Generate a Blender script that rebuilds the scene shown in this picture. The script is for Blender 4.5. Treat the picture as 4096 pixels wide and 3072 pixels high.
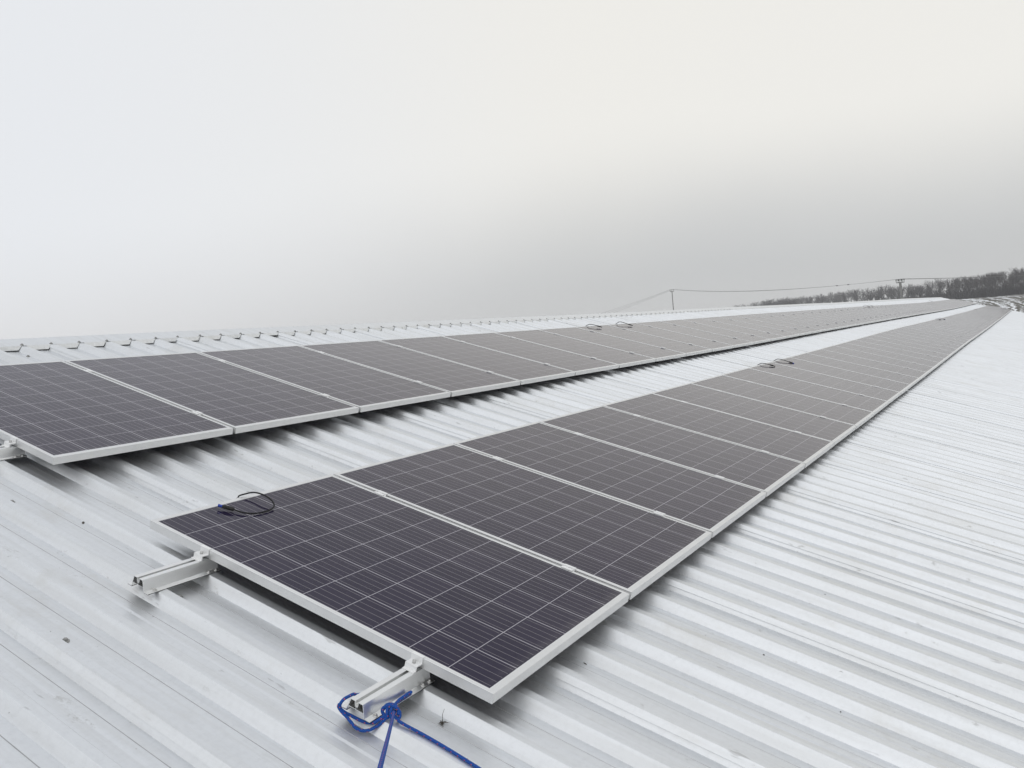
import bpy, math, random
from mathutils import Vector, Matrix, Euler
R = math.radians
scene = bpy.context.scene
for o in list(bpy.data.objects):
    bpy.data.objects.remove(o)

# ------------------------------------------------------------------ camera
TH = R(17.0)                                   # roof pitch; the roof rises towards +v
M = Matrix.Rotation(TH, 4, 'X')                # roof frame (u along the row, v up the slope, z off the roof) -> world
cam_d = bpy.data.cameras.new('camera')
cam = bpy.data.objects.new('camera', cam_d)
scene.collection.objects.link(cam)
cam_d.sensor_width = 36.0
cam_d.lens = 29.879
cam_d.clip_start = 0.05
cam_d.clip_end = 6000.0
rgt = Vector((0.52050327, -0.84907783, -0.09023962))
upv = Vector((0.08758872, -0.05203277, 0.99479687))
bck = Vector((-0.84935538, -0.52569899, 0.04728641))
cm = Matrix((rgt, upv, bck)).transposed().to_4x4()
CAM = Vector((-2.01757577, -1.40869047, 1.02162549))
cm.translation = CAM
cam.matrix_world = cm
scene.camera = cam

# ------------------------------------------------------------------ exposure
vs = scene.view_settings
vs.view_transform = 'Standard'
vs.look = 'None'
vs.exposure = 0.0
vs.gamma = 1.0
scene.cycles.max_bounces = 8
scene.cycles.diffuse_bounces = 4
scene.cycles.glossy_bounces = 4
scene.cycles.volume_bounces = 1

# ------------------------------------------------------------------ sky: thick winter overcast
SUN_AZ, SUN_EL = R(-165), R(56)                 # azimuth from +X towards +Y
w = bpy.data.worlds.new('World')
scene.world = w
w.use_nodes = True
nt = w.node_tree
nt.nodes.clear()
def N(t, **kw):
    n = nt.nodes.new(t)
    for k, v in kw.items():
        setattr(n, k, v)
    return n
def math_node(op, a, b=None, clamp=False):
    n = N('ShaderNodeMath', operation=op, use_clamp=clamp)
    for i, x in enumerate((a, b)):
        if x is None:
            continue
        if isinstance(x, (int, float)):
            n.inputs[i].default_value = x
        else:
            nt.links.new(x, n.inputs[i])
    return n.outputs[0]
def maprange(x, a, b, c, d, mode='SMOOTHSTEP'):
    n = N('ShaderNodeMapRange', interpolation_type=mode)
    nt.links.new(x, n.inputs['Value'])
    for k, v in zip(('From Min', 'From Max', 'To Min', 'To Max'), (a, b, c, d)):
        n.inputs[k].default_value = v
    return n.outputs[0]
def mixc(f, a, b):
    n = N('ShaderNodeMix', data_type='RGBA')
    if isinstance(f, (int, float)):
        n.inputs['Factor'].default_value = f
    else:
        nt.links.new(f, n.inputs['Factor'])
    for i, x in ((6, a), (7, b)):
        if isinstance(x, tuple):
            n.inputs[i].default_value = (*x, 1)
        else:
            nt.links.new(x, n.inputs[i])
    return n.outputs[2]
tc = N('ShaderNodeTexCoord')
sep = N('ShaderNodeSeparateXYZ')
nt.links.new(tc.outputs['Generated'], sep.inputs[0])
X, Y, Z = sep.outputs
hl = math_node('SQRT', math_node('ADD', math_node('MULTIPLY', X, X), math_node('ADD', math_node('MULTIPLY', Y, Y), 1e-6)))
# the cloud deck is murky low down all round, except for a paler break about 80 degrees left of the row
ca = math_node('DIVIDE', math_node('ADD', math_node('MULTIPLY', X, math.cos(R(80))), math_node('MULTIPLY', Y, math.sin(R(80)))), hl)
murk = math_node('SUBTRACT', 1.0, math_node('MULTIPLY', maprange(ca, 0.55, 1.05, 0.0, 1.0), 1.0, True))
noise = N('ShaderNodeTexNoise')
noise.inputs['Scale'].default_value = 2.2
noise.inputs['Detail'].default_value = 3.0
noise.inputs['Roughness'].default_value = 0.45
nt.links.new(tc.outputs['Generated'], noise.inputs['Vector'])
wob = math_node('MULTIPLY', math_node('SUBTRACT', noise.outputs['Fac'], 0.5), 0.10)
Zw = math_node('ADD', Z, wob)
# S = target radiance of the sky divided by the background strength
S = 10.0
def col(*c):
    return tuple(S * x for x in c)
low = mixc(murk, col(0.785, 0.785, 0.800), col(0.565, 0.571, 0.574))
high = mixc(murk, col(0.825, 0.848, 0.885), col(0.890, 0.875, 0.830))
top_edge = maprange(murk, 0.0, 1.0, 0.17, 0.245, 'LINEAR')
bot_edge = maprange(murk, 0.0, 1.0, 0.0, 0.035, 'LINEAR')
t = math_node('DIVIDE', math_node('SUBTRACT', Zw, bot_edge), math_node('SUBTRACT', top_edge, bot_edge), clamp=True)
t = maprange(t, 0.0, 1.0, 0.0, 1.0)
over = mixc(t, low, high)
# a paler strip right above the horizon on the murky side
glow = math_node('MULTIPLY', maprange(Z, 0.0, 0.075, 0.55, 0.0), murk)
over = mixc(glow, over, col(0.615, 0.615, 0.610))
# sky shaped out of view: dimmer overhead, brightened behind to light the rib walls
zen = maprange(Z, 0.40, 0.75, 0.0, 1.0)
over = mixc(zen, over, col(0.73, 0.75, 0.785))
sd = (math.cos(SUN_EL) * math.cos(SUN_AZ), math.cos(SUN_EL) * math.sin(SUN_AZ), math.sin(SUN_EL))
dt = math_node('ADD', math_node('MULTIPLY', X, sd[0]), math_node('ADD', math_node('MULTIPLY', Y, sd[1]), math_node('MULTIPLY', Z, sd[2])))
halo = maprange(dt, 0.50, 1.0, 0.0, 0.85)
over = mixc(halo, over, col(0.93, 0.95, 0.98))
# dim lobe added out of view, behind left, to tone down the rib walls
bd = (math.cos(R(33)) * math.cos(R(133)), math.cos(R(33)) * math.sin(R(133)), math.sin(R(33)))
db = math_node('ADD', math_node('MULTIPLY', X, bd[0]), math_node('ADD', math_node('MULTIPLY', Y, bd[1]), math_node('MULTIPLY', Z, bd[2])))
over = mixc(maprange(db, 0.62, 0.97, 0.0, 0.9), over, col(0.66, 0.68, 0.71))
sky = N('ShaderNodeTexSky', sky_type='NISHITA', sun_disc=False)
sky.sun_elevation = SUN_EL
sky.sun_rotation = math.pi / 2 - SUN_AZ
fin = mixc(0.96, sky.outputs[0], over)
bg = N('ShaderNodeBackground')
bg.inputs['Strength'].default_value = 0.1
nt.links.new(fin, bg.inputs['Color'])
wo = N('ShaderNodeOutputWorld')
nt.links.new(bg.outputs[0], wo.inputs['Surface'])

sun_d = bpy.data.lights.new('sun', 'SUN')
sun_d.energy = 0.5
sun_d.angle = R(100)
sun_d.color = (1.0, 0.97, 0.93)
sun = bpy.data.objects.new('sun', sun_d)
scene.collection.objects.link(sun)
sun.rotation_euler = Vector(sd).to_track_quat('Z', 'Y').to_euler()

# ------------------------------------------------------------------ helpers
COL = scene.collection
class MB:
    """collects faces and links them as one mesh object"""
    def __init__(s):
        s.v, s.f, s.smooth = [], [], []
    def quad_strip(s, rings, closed=True, caps=False, smooth=False):
        b = len(s.v)
        n = len(rings[0])
        for r in rings:
            s.v += [tuple(p) for p in r]
        for i in range(len(rings) - 1):
            for j in range(n if closed else n - 1):
                k = (j + 1) % n
                s.f.append((b + i * n + j, b + i * n + k, b + (i + 1) * n + k, b + (i + 1) * n + j))
                s.smooth.append(smooth)
        if caps:
            s.f.append(tuple(b + j for j in reversed(range(n)))); s.smooth.append(False)
            s.f.append(tuple(b + (len(rings) - 1) * n + j for j in range(n))); s.smooth.append(False)
    def box(s, lo, hi):
        (a, b, c), (d, e, f) = lo, hi
        s.quad_strip([[(a, b, c), (d, b, c), (d, e, c), (a, e, c)], [(a, b, f), (d, b, f), (d, e, f), (a, e, f)]], caps=True)
    def prism(s, poly, axis, a, b):
        """extrude a closed 2D polygon along axis 'u' or 'v'"""
        mk = (lambda q, t: (t, q[0], q[1])) if axis == 'u' else (lambda q, t: (q[0], t, q[1]))
        s.quad_strip([[mk(q, a) for q in poly], [mk(q, b) for q in poly]], caps=True)
    def strip(s, line, th, axis, a, b):
        """a bent sheet: a 2D polyline thickened to th and extruded"""
        L = [Vector(p) for p in line]
        n = []
        for i in range(len(L)):
            d = Vector((0, 0))
            if i > 0: d += (L[i] - L[i - 1]).normalized()
            if i < len(L) - 1: d += (L[i + 1] - L[i]).normalized()
            d.normalize()
            m = Vector((-d.y, d.x))
            if 0 < i < len(L) - 1:
                q = (L[i] - L[i - 1]).normalized()
                c = max(0.4, m.dot(Vector((-q.y, q.x))))
                m = m / c
            n.append(m)
        poly = [L[i] + n[i] * th / 2 for i in range(len(L))] + [L[i] - n[i] * th / 2 for i in reversed(range(len(L)))]
        mk = (lambda q, t: (t, q[0], q[1])) if axis == 'u' else (lambda q, t: (q[0], t, q[1]))
        k = len(L)
        b0 = len(s.v)
        for t in (a, b):
            s.v += [mk(q, t) for q in poly]
        m = 2 * k
        for j in range(m):
            s.f.append((b0 + j, b0 + (j + 1) % m, b0 + m + (j + 1) % m, b0 + m + j)); s.smooth.append(False)
        for o in (0, m):
            for j in range(k - 1):
                s.f.append((b0 + o + j, b0 + o + j + 1, b0 + o + m - 2 - j, b0 + o + m - 1 - j)); s.smooth.append(False)
    def tube(s, pts, rad, n=8, smooth=True):
        P = [Vector(p) for p in pts]
        rr = rad if isinstance(rad, (list, tuple)) else [rad] * len(P)
        t0 = (P[1] - P[0]).normalized()
        ref = Vector((0, 0, 1)) if abs(t0.z) < 0.9 else Vector((1, 0, 0))
        nrm = t0.cross(ref).normalized()
        rings = []
        for i, p in enumerate(P):
            t = ((P[min(i + 1, len(P) - 1)] - P[max(i - 1, 0)])).normalized()
            nrm = (nrm - t * nrm.dot(t)).normalized()
            bi = t.cross(nrm)
            rings.append([p + (nrm * math.cos(2 * math.pi * j / n) + bi * math.sin(2 * math.pi * j / n)) * rr[i] for j in range(n)])
        s.quad_strip(rings, caps=True, smooth=smooth)
    def lathe(s, prof, n=12, c=(0, 0, 0), smooth=True):
        rings = [[(c[0] + r * math.cos(2 * math.pi * j / n), c[1] + r * math.sin(2 * math.pi * j / n), c[2] + z) for j in range(n)] for r, z in prof]
        s.quad_strip(rings, caps=True, smooth=smooth)
    def mesh(s, name):
        m = bpy.data.meshes.new(name)
        m.from_pydata([tuple(p) for p in s.v], [], s.f)
        m.polygons.foreach_set('use_smooth', s.smooth)
        m.update()
        return m
    def build(s, name, mat, parent=None, matrix=None):
        me = s.mesh(name)
        me.materials.append(mat)
        return link(name, me, parent, matrix)
def link(name, data, parent=None, matrix=None):
    o = bpy.data.objects.new(name, data)
    COL.objects.link(o)
    if parent is not None:
        o.parent = parent
    if matrix is not None:
        o.matrix_local = matrix
    return o
def tag(o, label=None, cat=None, group=None, kind=None):
    if label: o['label'] = label
    if cat: o['category'] = cat
    if group: o['group'] = group
    if kind: o['kind'] = kind
    return o
def thing(name, label, cat, matrix=None, group=None):
    o = link(name, None, None, matrix)
    o.empty_display_size = 0.1
    return tag(o, label, cat, group)
def copy_tree(o, parent=None):
    c = o.copy()
    COL.objects.link(c)
    if parent is not None:
        c.parent = parent
        c.matrix_parent_inverse = o.matrix_parent_inverse
    for ch in KIDS.get(o.name, []):
        KIDS.setdefault(c.name, []).append(copy_tree(ch, c))
    return c
KIDS = {}
def kids(o, *ch):
    KIDS[o.name] = list(ch)
    return o
def smooth_path(pts, sub=6):
    P = [Vector(p) for p in pts]
    out = []
    for i in range(len(P) - 1):
        a, b, c, d = P[max(i - 1, 0)], P[i], P[i + 1], P[min(i + 2, len(P) - 1)]
        for k in range(sub):
            t = k / sub
            out.append(0.5 * ((2 * b) + (c - a) * t + (2 * a - 5 * b + 4 * c - d) * t * t + (3 * b - a - 3 * c + d) * t ** 3))
    out.append(P[-1])
    return out
def lerp_tab(x, tab):
    if x <= tab[0][0]: return tab[0][1]
    for (a, b), (c, d) in zip(tab, tab[1:]):
        if x <= c:
            t = (x - a) / (c - a)
            return b + (d - b) * t
    (a, b), (c, d) = tab[-2], tab[-1]
    return d + (d - b) / (c - a) * (x - c) * 0.5
# the long roof is not dead straight: measured rise of the panel rows along the building
ROW1 = [(0, 0), (6, .006), (11, .020), (14, .035), (18, .060), (22, .075), (27, .070), (34, .068), (40, .085), (48, .10), (57, .14), (66, .175), (72, .19), (75, .19)]
ROW2 = [(0, 0), (6, -.006), (11, -.002), (16, .018), (22, .030), (28, .045), (35, .052), (42, .055), (49, .060), (57, .10), (66, .17), (72, .205), (75, .205)]
RIDGE = [(0, -.018), (3, -.005), (6, -.004), (11, .002), (18, .030), (26, .055), (31, .062), (37, .095), (44, .13), (51, .168), (62, .20), (75, .228)]
def zoff(u, v):
    a, b, c = lerp_tab(u, ROW1), lerp_tab(u, ROW2), lerp_tab(u, RIDGE)
    if v < 0.8: return a
    if v < 3.2: return a + (b - a) * (v - 0.8) / 2.4
    return b + (c - b) * min(1.2, (v - 3.2) / 1.75)

# ------------------------------------------------------------------ materials
def new_mat(name):
    m = bpy.data.materials.new(name)
    m.use_nodes = True
    t = m.node_tree
    b = t.nodes['Principled BSDF']
    return m, t, b
def simple(name, rgb, rough=0.5, metal=0.0, spec=0.5, var=0.0, scale=30, bump=0.0):
    m, t, b = new_mat(name)
    b.inputs['Base Color'].default_value = (*rgb, 1)
    b.inputs['Roughness'].default_value = rough
    b.inputs['Metallic'].default_value = metal
    b.inputs['Specular IOR Level'].default_value = spec
    if var or bump:
        co = t.nodes.new('ShaderNodeTexCoord')
        n = t.nodes.new('ShaderNodeTexNoise')
        n.inputs['Scale'].default_value = scale
        n.inputs['Detail'].default_value = 5
        t.links.new(co.outputs['Object'], n.inputs['Vector'])
        if var:
            mx = t.nodes.new('ShaderNodeMix'); mx.data_type = 'RGBA'
            mx.inputs[6].default_value = (*[c * (1 - var) for c in rgb], 1)
            mx.inputs[7].default_value = (*[min(1, c * (1 + var)) for c in rgb], 1)
            t.links.new(n.outputs['Fac'], mx.inputs['Factor'])
            t.links.new(mx.outputs[2], b.inputs['Base Color'])
        if bump:
            bp = t.nodes.new('ShaderNodeBump')
            bp.inputs['Strength'].default_value = bump
            bp.inputs['Distance'].default_value = 0.002
            t.links.new(n.outputs['Fac'], bp.inputs['Height'])
            t.links.new(bp.outputs[0], b.inputs['Normal'])
    return m
class G:
    """tiny node-graph helper for one material"""
    def __init__(s, t): s.t = t
    def m(s, op, a, b=None, clamp=False):
        n = s.t.nodes.new('ShaderNodeMath'); n.operation = op; n.use_clamp = clamp
        for i, x in enumerate((a, b)):
            if x is None: continue
            if isinstance(x, (int, float)): n.inputs[i].default_value = x
            else: s.t.links.new(x, n.inputs[i])
        return n.outputs[0]
    def mr(s, x, a, b, c=0.0, d=1.0, mode='SMOOTHSTEP'):
        n = s.t.nodes.new('ShaderNodeMapRange'); n.interpolation_type = mode
        s.t.links.new(x, n.inputs['Value'])
        for k, v in zip(('From Min', 'From Max', 'To Min', 'To Max'), (a, b, c, d)): n.inputs[k].default_value = v
        return n.outputs[0]
    def mix(s, f, a, b, mode='MIX'):
        n = s.t.nodes.new('ShaderNodeMix'); n.data_type = 'RGBA'; n.blend_type = mode
        if isinstance(f, (int, float)): n.inputs['Factor'].default_value = f
        else: s.t.links.new(f, n.inputs['Factor'])
        for i, x in ((6, a), (7, b)):
            if isinstance(x, tuple): n.inputs[i].default_value = (*x, 1)
            else: s.t.links.new(x, n.inputs[i])
        return n.outputs[2]
    def noise(s, vec, scale, detail=4, rough=0.5, stretch=None, off=(0, 0, 0)):
        mp = s.t.nodes.new('ShaderNodeMapping')
        mp.inputs['Scale'].default_value = stretch or (1, 1, 1)
        mp.inputs['Location'].default_value = off
        s.t.links.new(vec, mp.inputs['Vector'])
        n = s.t.nodes.new('ShaderNodeTexNoise')
        n.inputs['Scale'].default_value = scale
        n.inputs['Detail'].default_value = detail
        n.inputs['Roughness'].default_value = rough
        s.t.links.new(mp.outputs[0], n.inputs['Vector'])
        return n.outputs['Fac']
    def bump(s, h, strength, dist, b):
        n = s.t.nodes.new('ShaderNodeBump')
        n.inputs['Strength'].default_value = strength
        n.inputs['Distance'].default_value = dist
        s.t.links.new(h, n.inputs['Height'])
        s.t.links.new(n.outputs[0], b.inputs['Normal'])

def roof_material():
    m, t, b = new_mat('coated_roof_sheet')
    g = G(t)
    co = t.nodes.new('ShaderNodeTexCoord').outputs['Object']
    streak = g.noise(co, 1.0, 6, 0.6, (38, 1.3, 10))          # long stains running down the slope
    blotch = g.noise(co, 1.9, 5, 0.6, (1, 0.6, 1), (3, 7, 1))
    grain = g.noise(co, 160, 3, 0.6)
    base = g.mix(g.mr(streak, 0.35, 0.72), (0.775, 0.795, 0.815), (0.715, 0.73, 0.74))
    base = g.mix(g.m('MULTIPLY', g.mr(blotch, 0.52, 0.78), 0.5), base, (0.66, 0.665, 0.65))
    dirt = g.noise(co, 11, 7, 0.75, (1, 0.45, 1), (1, 2, 3))
    speck = g.m('MULTIPLY', g.mr(dirt, 0.62, 0.70), g.mr(blotch, 0.34, 0.58))
    base = g.mix(g.m('MULTIPLY', speck, 0.55), base, (0.40, 0.395, 0.375))
    pin = g.noise(co, 75, 2, 0.5, (1, 0.5, 1), (9, 4, 0))
    base = g.mix(g.m('MULTIPLY', g.mr(pin, 0.765, 0.80), 0.6), base, (0.22, 0.21, 0.20))
    # zinc spangle, foot scuffs and short dark scratches
    sp = g.noise(co, 55, 4, 0.7)
    base = g.mix(g.mr(sp, 0.3, 0.75), base, (0.66, 0.675, 0.69), 'MIX') if False else g.mix(g.m('MULTIPLY', g.mr(sp, 0.42, 0.72), 0.28), base, (0.62, 0.635, 0.65))
    scr = g.noise(co, 26, 3, 0.55, (1.0, 0.22, 1), (5, 1, 2))
    base = g.mix(g.m('MULTIPLY', g.mr(scr, 0.69, 0.74), 0.45), base, (0.36, 0.36, 0.355))
    scuff = g.noise(co, 3.4, 6, 0.72, (1, 0.7, 1), (2, 8, 5))
    base = g.mix(g.m('MULTIPLY', g.mr(scuff, 0.54, 0.70), 0.40), base, (0.63, 0.625, 0.60))
    b.inputs['Metallic'].default_value = 0.80
    t.links.new(base, b.inputs['Base Color'])
    rg = g.m('ADD', g.mr(streak, 0.3, 0.75, 0.37, 0.45), g.m('MULTIPLY', speck, 0.2))
    t.links.new(rg, b.inputs['Roughness'])
    wave = g.noise(co, 5.0, 3, 0.5, (1, 0.55, 1))
    h = g.m('ADD', g.m('MULTIPLY', wave, 1.0), g.m('MULTIPLY', grain, 0.012))
    g.bump(h, 0.10, 0.004, b)
    return m
def cell_material():
    m, t, b = new_mat('solar_cells_under_glass')
    g = G(t)
    co = t.nodes.new('ShaderNodeTexCoord').outputs['Object']
    sx = t.nodes.new('ShaderNodeSeparateXYZ')
    t.links.new(co, sx.inputs[0])
    x, y = sx.outputs[0], sx.outputs[1]
    PU, PV = 0.1612, 0.15541
    uu = g.m('DIVIDE', g.m('SUBTRACT', x, 0.0165), PU)
    vv = g.m('DIVIDE', g.m('SUBTRACT', y, 0.0251), PV)
    fu, fv = g.m('FRACT', uu), g.m('FRACT', vv)
    eu = g.m('MULTIPLY', g.m('SUBTRACT', 0.5, g.m('ABSOLUTE', g.m('SUBTRACT', fu, 0.5))), PU)      # metres from the nearest cell edge
    ev = g.m('MULTIPLY', g.m('SUBTRACT', 0.5, g.m('ABSOLUTE', g.m('SUBTRACT', fv, 0.5))), PV)
    gap = g.m('MAXIMUM', g.m('LESS_THAN', eu, 0.0017), g.m('LESS_THAN', ev, 0.0014))
    bb = g.m('MULTIPLY', g.m('ABSOLUTE', g.m('SUBTRACT', g.m('FRACT', g.m('MULTIPLY', fu, 5.0)), 0.5)), PU / 5)
    bus = g.m('MULTIPLY', g.m('LESS_THAN', bb, 0.0009), g.m('GREATER_THAN', ev, 0.0065))
    fing = g.m('LESS_THAN', g.m('FRACT', g.m('MULTIPLY', y, 420.0)), 0.10)
    # each cell has its own tint, and the crystals inside it vary a little
    cid = t.nodes.new('ShaderNodeCombineXYZ')
    t.links.new(g.m('FLOOR', uu), cid.inputs[0]); t.links.new(g.m('FLOOR', vv), cid.inputs[1])
    oi = t.nodes.new('ShaderNodeObjectInfo')
    t.links.new(g.m('MULTIPLY', oi.outputs['Random'], 97.0), cid.inputs[2])
    wn = t.nodes.new('ShaderNodeTexWhiteNoise')
    t.links.new(cid.outputs[0], wn.inputs['Vector'])
    vo = t.nodes.new('ShaderNodeTexVoronoi'); vo.inputs['Scale'].default_value = 70
    t.links.new(co, vo.inputs['Vector'])
    vs_ = t.nodes.new('ShaderNodeSeparateColor'); t.links.new(vo.outputs['Color'], vs_.inputs[0])
    cell = g.mix(wn.outputs['Value'], (0.0062, 0.0046, 0.0250), (0.0110, 0.0080, 0.0320))
    cell = g.mix(g.m('MULTIPLY', vs_.outputs[0], 0.35), cell, (0.013, 0.0098, 0.038))
    cell = g.mix(g.m('MULTIPLY', fing, 0.05), cell, (0.25, 0.25, 0.27))
    c = g.mix(bus, cell, (0.215, 0.205, 0.225))
    c = g.mix(gap, c, (0.42, 0.41, 0.45))
    dust = g.noise(co, 2.5, 6, 0.65)
    edge = g.m('MULTIPLY', g.mr(y, 0.075, 0.03, 0.0, 1.0), g.mr(g.noise(co, 9, 4, 0.6), 0.3, 0.7))
    c = g.mix(g.m('ADD', g.m('MULTIPLY', g.mr(dust, 0.42, 0.75), 0.022), g.m('MULTIPLY', edge, 0.10)), c, (0.42, 0.41, 0.38))
    t.links.new(c, b.inputs['Base Color'])
    b.inputs['Roughness'].default_value = 0.09
    b.inputs['IOR'].default_value = 1.26
    b.inputs['Sheen Weight'].default_value = 0.05          # film of dust
    b.inputs['Sheen Roughness'].default_value = 0.45
    b.inputs['Sheen Tint'].default_value = (1.0, 0.84, 0.78, 1)
    b.inputs['Specular Tint'].default_value = (1.0, 0.93, 0.90, 1)
    t.links.new(g.mr(dust, 0.3, 0.8, 0.07, 0.14), b.inputs['Roughness'])
    return m
def alu_material(name, base, rough, metal=0.85, dirs=(1, 1, 1)):
    m, t, b = new_mat(name)
    g = G(t)
    co = t.nodes.new('ShaderNodeTexCoord').outputs['Object']
    n = g.noise(co, 14, 6, 0.7, dirs)
    c = g.mix(g.mr(n, 0.3, 0.75), tuple(x * 1.0 for x in base), tuple(x * 0.95 for x in base))
    t.links.new(c, b.inputs['Base Color'])
    b.inputs['Metallic'].default_value = metal
    t.links.new(g.mr(n, 0.3, 0.7, rough - 0.02, rough + 0.03), b.inputs['Roughness'])
    return m
MAT_ROOF = roof_material()
MAT_GROOVE = simple('darker_sheet_groove', (0.44, 0.445, 0.45), 0.6, 0.6, var=0.35, scale=9)  # darker, mottled sheet colour for the narrow bead grooves
MAT_CELL = cell_material()
MAT_FRAME = alu_material('anodised_frame', (0.78, 0.785, 0.785), 0.46, 0.85)
MAT_RAIL = alu_material('mill_aluminium', (0.86, 0.865, 0.86), 0.31, 0.92, (1, 6, 6))
MAT_CLAMP = alu_material('clamp_aluminium', (0.86, 0.865, 0.865), 0.42, 0.25)
MAT_STEEL = simple('zinc_plated_steel', (0.55, 0.55, 0.54), 0.38, 0.9, var=0.15, scale=300)
MAT_SCREW = simple('weathered_screw_steel', (0.33, 0.33, 0.32), 0.5, 0.7, var=0.2, scale=300)
MAT_RUBBER = simple('black_rubber', (0.018, 0.018, 0.018), 0.7, var=0.2, scale=100)
MAT_CABLE = simple('black_cable_sheath', (0.010, 0.010, 0.011), 0.5, spec=0.25, var=0.2, scale=80)
MAT_BLUE = simple('blue_plastic_cap', (0.012, 0.05, 0.36), 0.4, var=0.1, scale=80)
MAT_DARK = simple('dry_plant_debris', (0.075, 0.066, 0.055), 0.9, var=0.4, scale=200)
MAT_BARK = simple('wet_winter_bark', (0.060, 0.055, 0.054), 0.95, spec=0.2, var=0.3, scale=2)
MAT_TWIG = simple('bare_twigs', (0.082, 0.075, 0.074), 0.95, spec=0.2, var=0.25, scale=0.8)
MAT_SCRUB = simple('leafless_scrub', (0.050, 0.046, 0.047), 0.95, spec=0.1, var=0.3, scale=0.6)
MAT_CONCRETE = simple('pole_concrete', (0.20, 0.20, 0.195), 0.9, var=0.2, scale=4)
MAT_GALV = simple('dark_galvanised_arm', (0.09, 0.095, 0.09), 0.6, 0.4, var=0.2, scale=6)
MAT_WIRE = simple('overhead_wire', (0.10, 0.10, 0.10), 0.6, 0.4)
MAT_WALL = simple('rendered_barn_wall', (0.52, 0.51, 0.48), 0.9, var=0.12, scale=3)

# ------------------------------------------------------------------ ground
def ground_h(x, y):
    d = math.hypot(x, y) * max(0.0, min(1.0, (x / max(1.0, math.hypot(x, y))) * 1.2))
    if d < 90: h = -6.5
    elif d < 400:
        s = d - 90
        h = -6.5 + 0.0284 * s
    else:
        h = 2.3 + 0.010 * min(d - 400, 500)
    # soften the foot of the slope
    k = max(0.0, 1 - abs(d - 90) / 40.0)
    return h + 0.30 * k * k
def build_ground():
    xs = [-900, -500, -250, -120, -60, -30, -10] + [i * 10.0 for i in range(0, 101)] + [1100, 1300, 1600, 2000, 2600]
    ys = [-2200, -1500, -1000, -700, -500, -350, -250, -180, -130] + [-90 + i * 6.0 for i in range(0, 31)] + [105 + i * 25.0 for i in range(0, 24)] + [800, 1000, 1400, 2200]
    mb = MB()
    for x in xs:
        for y in ys:
            mb.v.append((x, y, ground_h(x, y)))
    n = len(ys)
    for i in range(len(xs) - 1):
        for j in range(n - 1):
            mb.f.append((i * n + j, (i + 1) * n + j, (i + 1) * n + j + 1, i * n + j + 1))
            mb.smooth.append(True)
    m, t, b = new_mat('snow_streaked_field')
    g = G(t)
    co = t.nodes.new('ShaderNodeTexCoord').outputs['Object']
    sx = t.nodes.new('ShaderNodeSeparateXYZ'); t.links.new(co, sx.inputs[0])
    x, y = sx.outputs[0], sx.outputs[1]
    q = g.m('SUBTRACT', x, 290.0)
    c = g.m('SUBTRACT', g.m('SUBTRACT', y, g.m('MULTIPLY', q, 0.065)), g.m('MULTIPLY', g.m('MULTIPLY', q, q), 0.0006))
    warp = g.noise(co, 0.05, 4, 0.6)
    c = g.m('ADD', c, g.m('MULTIPLY', warp, 5.0))
    cv = t.nodes.new('ShaderNodeCombineXYZ')
    t.links.new(c, cv.inputs[0]); t.links.new(g.m('MULTIPLY', x, 0.010), cv.inputs[1])
    band = g.noise(cv.outputs[0], 0.62, 5, 0.66)
    fine = g.noise(co, 0.9, 6, 0.75, (0.25, 1, 1))
    v = g.m('ADD', g.m('MULTIPLY', band, 0.75), g.m('MULTIPLY', fine, 0.25))
    snow = g.mr(v, 0.490, 0.545)
    soil = g.mix(fine, (0.055, 0.050, 0.036), (0.115, 0.105, 0.085))
    colr = g.mix(snow, soil, (0.80, 0.82, 0.84))
    # plain snow right round the building
    near = g.mr(x, 150.0, 60.0)
    colr = g.mix(near, colr, (0.82, 0.83, 0.85))
    t.links.new(colr, b.inputs['Base Color'])
    b.inputs['Roughness'].default_value = 0.9
    b.inputs['Specular IOR Level'].default_value = 0.2
    o = mb.build('ground', m)
    tag(o, kind='structure')
build_ground()

# ------------------------------------------------------------------ the building and its profiled roof
ROOF_Z, RIB_H = -0.080, 0.035
LP, GP = 1.604, 0.802                           # panel length up the slope, gap between the two rows
EDGE_V, APEX_V, EAVE_V = 4.79, 4.975, -9.0
def skew(v): return 0.004 * v
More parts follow.
